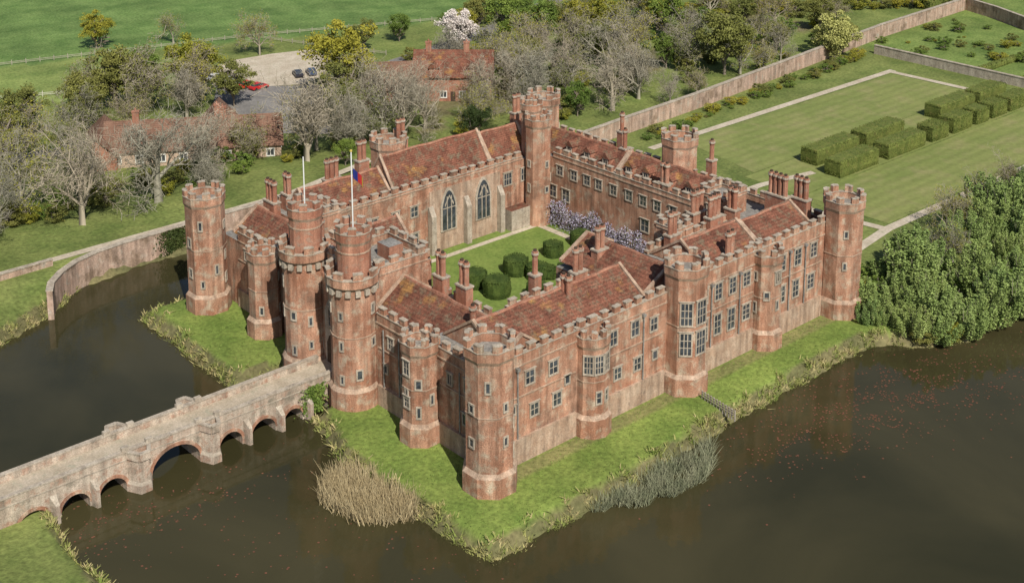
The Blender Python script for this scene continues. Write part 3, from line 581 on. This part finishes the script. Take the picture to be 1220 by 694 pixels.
for x0,x1,y0,y1 in((111,124,37.6,41.4),(126.5,139,37.6,41.4),(152,165,37.6,41.4),(167,177.5,37.6,41.4),(108.8,120.5,31,34.6),(123.6,136,31,34.6),(138.3,144,31,34.6),(146,152.6,31,34.6),(154.4,159,31,34.6),(160.5,166,31,34.6),(167.5,175.5,31,34.6)):
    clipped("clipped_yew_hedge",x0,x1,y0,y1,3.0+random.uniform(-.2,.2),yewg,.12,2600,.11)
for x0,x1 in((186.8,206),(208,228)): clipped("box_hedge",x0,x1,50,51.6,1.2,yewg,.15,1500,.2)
clipped("boundary_hedge",236,300,92,94,2.4,yewg,.15,3000,.3)
# wisteria
n=9000; C=np.stack([57-abs(rng.normal(0,.75,n)),rng.uniform(24,50,n),rng.uniform(.3,5.2,n)],1); k=np.sin(C[:,1]*1.9)*.7+np.sin(C[:,1]*.8+1)*1.0; C[:,2]*=.75+.12*k; C[:,0]-=.25*np.cos(C[:,1]*2.3)
Q,FQ=rquads(C,.12); link("wisteria",fastmesh("wisteria",Q,FQ,[wistm]))
n=1400; C=np.stack([-4.5+rng.normal(0,.8,n),27.1-abs(rng.normal(0,.15,n)),rng.uniform(-1,2.6,n)],1); Q,FQ=rquads(C,.14); link("ivy",fastmesh("ivy",Q,FQ,[L_green]))
n=2200; C=np.stack([7+rng.normal(0,1.2,n),82.3-abs(rng.normal(0,.12,n)),rng.uniform(-1.2,2.8,n)],1); Q,FQ=rquads(C,.16); link("ivy",fastmesh("ivy",Q,FQ,[L_dark]))
# blades
def blades(name,P,h,wd,mat,lean=.25):
    n=len(P); hh=h*rng.uniform(.55,1.15,n); a=rng.uniform(0,2*pi,n); ww=wd*rng.uniform(.6,1.3,n); d=np.stack([np.cos(a)*ww,np.sin(a)*ww,np.zeros(n)],1)
    tip=P+np.stack([rng.normal(0,lean,n)*hh,rng.normal(0,lean,n)*hh,hh],1)
    V=np.stack([P-d,P+d,tip+d*.25,tip-d*.25],1).reshape(-1,3); return link(name,fastmesh(name,V,np.arange(4*n).reshape(n,4),[mat]))
def inpoly(poly,n):
    poly=np.array(poly,float); lo=poly.min(0);hi=poly.max(0); out=[]
    while len(out)<n:
        q=rng.uniform(lo,hi); ins=False
        for i in range(len(poly)):
            a,b=poly[i],poly[(i+1)%len(poly)]
            if (a[1]>q[1])!=(b[1]>q[1]) and q[0]<a[0]+(q[1]-a[1])*(b[0]-a[0])/(b[1]-a[1]): ins=not ins
        if ins: out.append(q)
    return np.array(out)
q=inpoly([(-14.3,11),(-13.3,5),(-9.5,2.2),(-7.3,3),(-8,13.5),(-11,14.6)],4600); q+=rng.normal(0,.35,q.shape); blades("dry_reed_bed",np.column_stack([q,np.full(len(q),-1.7)]),2.3,.045,reedm,.3)
q=inpoly([(6,-9.3),(9,-11.8),(14,-13.4),(20,-13.6),(23,-12),(26.5,-9),(16,-9)],4000); q=q[np.sin(q[:,0]*1.3)+np.cos(q[:,1]*1.9+q[:,0]*.7)>-.7]; blades("green_reed_bed",np.column_stack([q,np.full(len(q),-1.7)]),1.7,.045,reedg,.4)
pt=[]
for i in range(len(WP)-1):
    a,b=WP[i],WP[i+1]
    if i in(9,10,11,12,17,18,19): continue
    L=np.linalg.norm(b-a)
    if L>100: continue
    e=(b-a)/L; nn=np.array([-e[1],e[0]])
    m_=int(L*70); u=rng.uniform(0,L,m_); o=rng.normal(.1,.5,m_)+.45*np.sin(u*.9+i)+.25*np.sin(u*2.7)
    pt.append(a+e*u[:,None]+nn*(-o)[:,None])
pt=np.concatenate(pt); pt=pt[(pt[:,0]<100)]; k=np.sin(pt[:,0]*2.1)+np.sin(pt[:,1]*2.6+1)+.8*np.sin((pt[:,0]+pt[:,1])*.7)+rng.normal(0,.5,len(pt)); pt=pt[k>-.5]
zz=gz(pt[:,0],pt[:,1]); ok=zz>-1.9; pt=pt[ok];zz=zz[ok]
blades("bank_grass",np.column_stack([pt,zz-.03]),.55,.1,bankm,.7)
q=rng.uniform([-8,-8.5],[62,64],(26000,2)); ok=(((q[:,1]<.6)|(q[:,0]<1.2))&(sdist(q[:,0],q[:,1])>.8)); q=q[ok]
blades("lawn_grass_tufts",np.column_stack([q,gz(q[:,0],q[:,1])]),.13,.07,courtm,.6)
# lilies
C=[]
for cx,cy,sx,sy,n in((44,-15,9,4,900),(57,-18,8,4,700),(70,-26,9,4,400),(34,-14,5,3,200),(-26,20,7,3,250),(-33,24,3,3,150),(-20,6,6,4,120),(-10,-6,3,4,60)):
    C.append(np.column_stack([rng.normal(cx,sx,n),rng.normal(cy,sy,n)]))
C=np.concatenate(C); C=C[sdist(C[:,0],C[:,1])<-1.2]; C=C[(np.sin(C[:,0]*.9+C[:,1]*.4)+np.cos(C[:,1]*1.3)>-.6)]; n=len(C); r_=rng.uniform(.04,.14,n); V=[]
for k in range(6): V.append(np.column_stack([C[:,0]+r_*cos(k*pi/3),C[:,1]+r_*sin(k*pi/3),np.full(n,-1.48)+rng.uniform(0,.012,n)]))
V=np.stack(V,1).reshape(-1,3); link("water_lily_pads",fastmesh("lily",V,np.arange(6*n).reshape(n,6),[lily]))
# ---------------------------------------------------------------- fences
def fence(name,pts,h=1.2,sp=2.5,mat=wood,rails=3,pw=.14):
    m=MB()
    for p,q in zip(pts,pts[1:]):
        L=math.dist(p,q);n=max(1,int(L/sp)); t=((q[0]-p[0])/L,(q[1]-p[1])/L)
        for k in range(n+1): c=lerp(p,q,k/n); m.obox(c,t,pw,pw,-.3,h,0)
        for r_ in range(rails): zz=h*(.35+.27*r_); m.obox((lerp(p,q,.5)[0]+t[1]*.08,lerp(p,q,.5)[1]-t[0]*.08),t,L,.05,zz,zz+.1,0)
    return m.build(name,[mat])
fence("post_and_rail_fence",[(31.4,-3.2),(30.6,-8.9)],1.1,.5,wood,3)
fence("field_fence",[(0,210),(28,203),(85,188),(132,170)],1.2,3,wood,2); fence("field_fence",[(0,184),(17.7,177),(31,171),(40,166)],1.2,2.5,plain("fence_paint",(.5,.47,.4),.8),2); fence("field_fence",[(85,188),(92,170),(100,152)],1.2,3,wood,2)
# ---------------------------------------------------------------- outbuildings
def house(name,c,ang,L,Wd,ze,zr,wallm,roofm,nw=5,chim=1):
    e=empty(name,(c[0],c[1],0)); e.rotation_euler=(0,0,ang)
    m=MB(); m.box(-L/2,L/2,-Wd/2,Wd/2,-.3,ze,0); m.add([(-L/2,-Wd/2,ze),(-L/2,Wd/2,ze),(-L/2,0,zr-.2),(L/2,-Wd/2,ze),(L/2,Wd/2,ze),(L/2,0,zr-.2)],[(0,2,1),(3,4,5)],0); m.build("walls",[wallm],e)
    r=MB(); o=.5
    for s in(-1,1): r.add([(-L/2-o,s*(Wd/2+o),ze-.25),(L/2+o,s*(Wd/2+o),ze-.25),(L/2+o,0,zr),(-L/2-o,0,zr),(-L/2-o,s*(Wd/2+o),ze-.43),(L/2+o,s*(Wd/2+o),ze-.43),(L/2+o,0,zr-.18),(-L/2-o,0,zr-.18)],[(0,1,2,3),(4,7,6,5),(0,4,5,1),(1,5,6,2),(3,2,6,7),(0,3,7,4)],0)
    for k in range(2):
        x=-L/4+k*L/2; r.box(x-1,x+1,-Wd/2+.6,-Wd/2+2.4,ze,ze+1.5,1); r.add([(x-1.3,-Wd/2+.3,ze+1.45),(x+1.3,-Wd/2+.3,ze+1.45),(x,-Wd/2+.3,ze+2.5),(x-1.3,0,ze+1.45),(x+1.3,0,ze+1.45),(x,0,ze+2.5)],[(0,3,5,2),(1,2,5,4),(0,1,2)],0)
    r.build("roof",[roofm,wallm],e)
    w_=MB()
    for k in range(nw):
        x=-L/2+L*(k+.5)/nw; win(w_,(x,-Wd/2),(1,0),(0,-1),.9,1.2,1.2,2,1,False)
    win(w_,(L/2,0),(0,1),(1,0),1,1.2,1.2,2,1,False); w_.box(-.5,.5,-Wd/2-.1,-Wd/2+.1,0,2.1,6); w_.build("windows_and_door",[wallm,plain("white_frame",(.7,.68,.62),.6),lead,glass,roofm,brick2,door],e)
    c_=MB()
    for k in range(chim): x=-L/3+k*L*.5; c_.box(x-.6,x+.6,-.45,.45,zr-1.5,zr+1.5,0); c_.box(x-.7,x+.7,-.55,.55,zr+1.5,zr+1.7,0); c_.prism(ngon(x,0,.18,8),zr+1.7,zr+2.2,0)
    c_.build("chimneys",[brick2],e)
rend=M("tan_plaster",(.42,.3,.22),(.5,.38,.28),s1=.5,s2=3)
an=math.atan2(-14.2,22.7)
house("long_tiled_cottage",(30.5,117.5),an,31,8.5,3.2,7.6,rend,tile2,8,2)
house("tiled_stable",(17,128),an+1.57,14,7,2.8,6.2,brick2,tile2,4,0)
house("tiled_wing",(38,122),an+1.57,12,7,3,7.0,brick2,tile2,4,1)
house("brick_house",(91,116),-.75,16,9,5.5,10,brick2,tile,4,2)
house("tiled_barn",(80,122),-.6,13,8,3.5,8.2,brick2,tile2,3,0)
# ---------------------------------------------------------------- cars
def car(c,ang,colr,nm):
    e=empty("parked_car",(c[0],c[1],.04)); e.rotation_euler=(0,0,ang)
    p=plain("paint_"+nm,colr,.25); dk=bpy.data.materials.get("tyre") or plain("tyre",(.02,.02,.02),.8)
    b_=MB(); b_.extr([(-2.1,.3),(2.1,.3),(2.15,.62),(1.95,.78),(1.05,.92),(-1.75,.98),(-2.1,.9),(-2.18,.6)],(0,0),(1,0),1.75,0); b_.extr([(-1.5,1.36),(-.1,1.44),(.35,1.38),(.25,1.45),(-.2,1.5),(-1.4,1.46)],(0,0),(1,0),1.4,0); b_.build("body",[p],e)
    g=MB(); g.extr([(-1.85,.96),(1.05,.92),(.35,1.4),(-.1,1.45),(-1.5,1.4)],(0,0),(1,0),1.52,0); g.build("windows",[glass],e)
    w_=MB()
    for x in(-1.3,1.3):
        for y in(-.8,.8): w_.extr([(x+.33*cos(k*pi/6),.33+.33*sin(k*pi/6)) for k in range(12)],(0,y),(1,0),.22,0)
    w_.build("wheels",[dk],e)
for (x,y,a,c_,nm) in((60.6,156.6,.2,(.6,.6,.6),"silver"),(60.4,153.4,.1,(.5,.52,.55),"grey"),(61.6,150.4,.15,(.6,.02,.015),"red"),(62.6,147.6,.1,(.5,.02,.02),"dark_red"),(74.5,150.6,1.2,(.03,.03,.04),"black"),(59.5,159.8,.2,(.7,.7,.7),"white"),(77.5,149.8,1.2,(.05,.07,.12),"navy")): car((x,y),a,c_,nm)
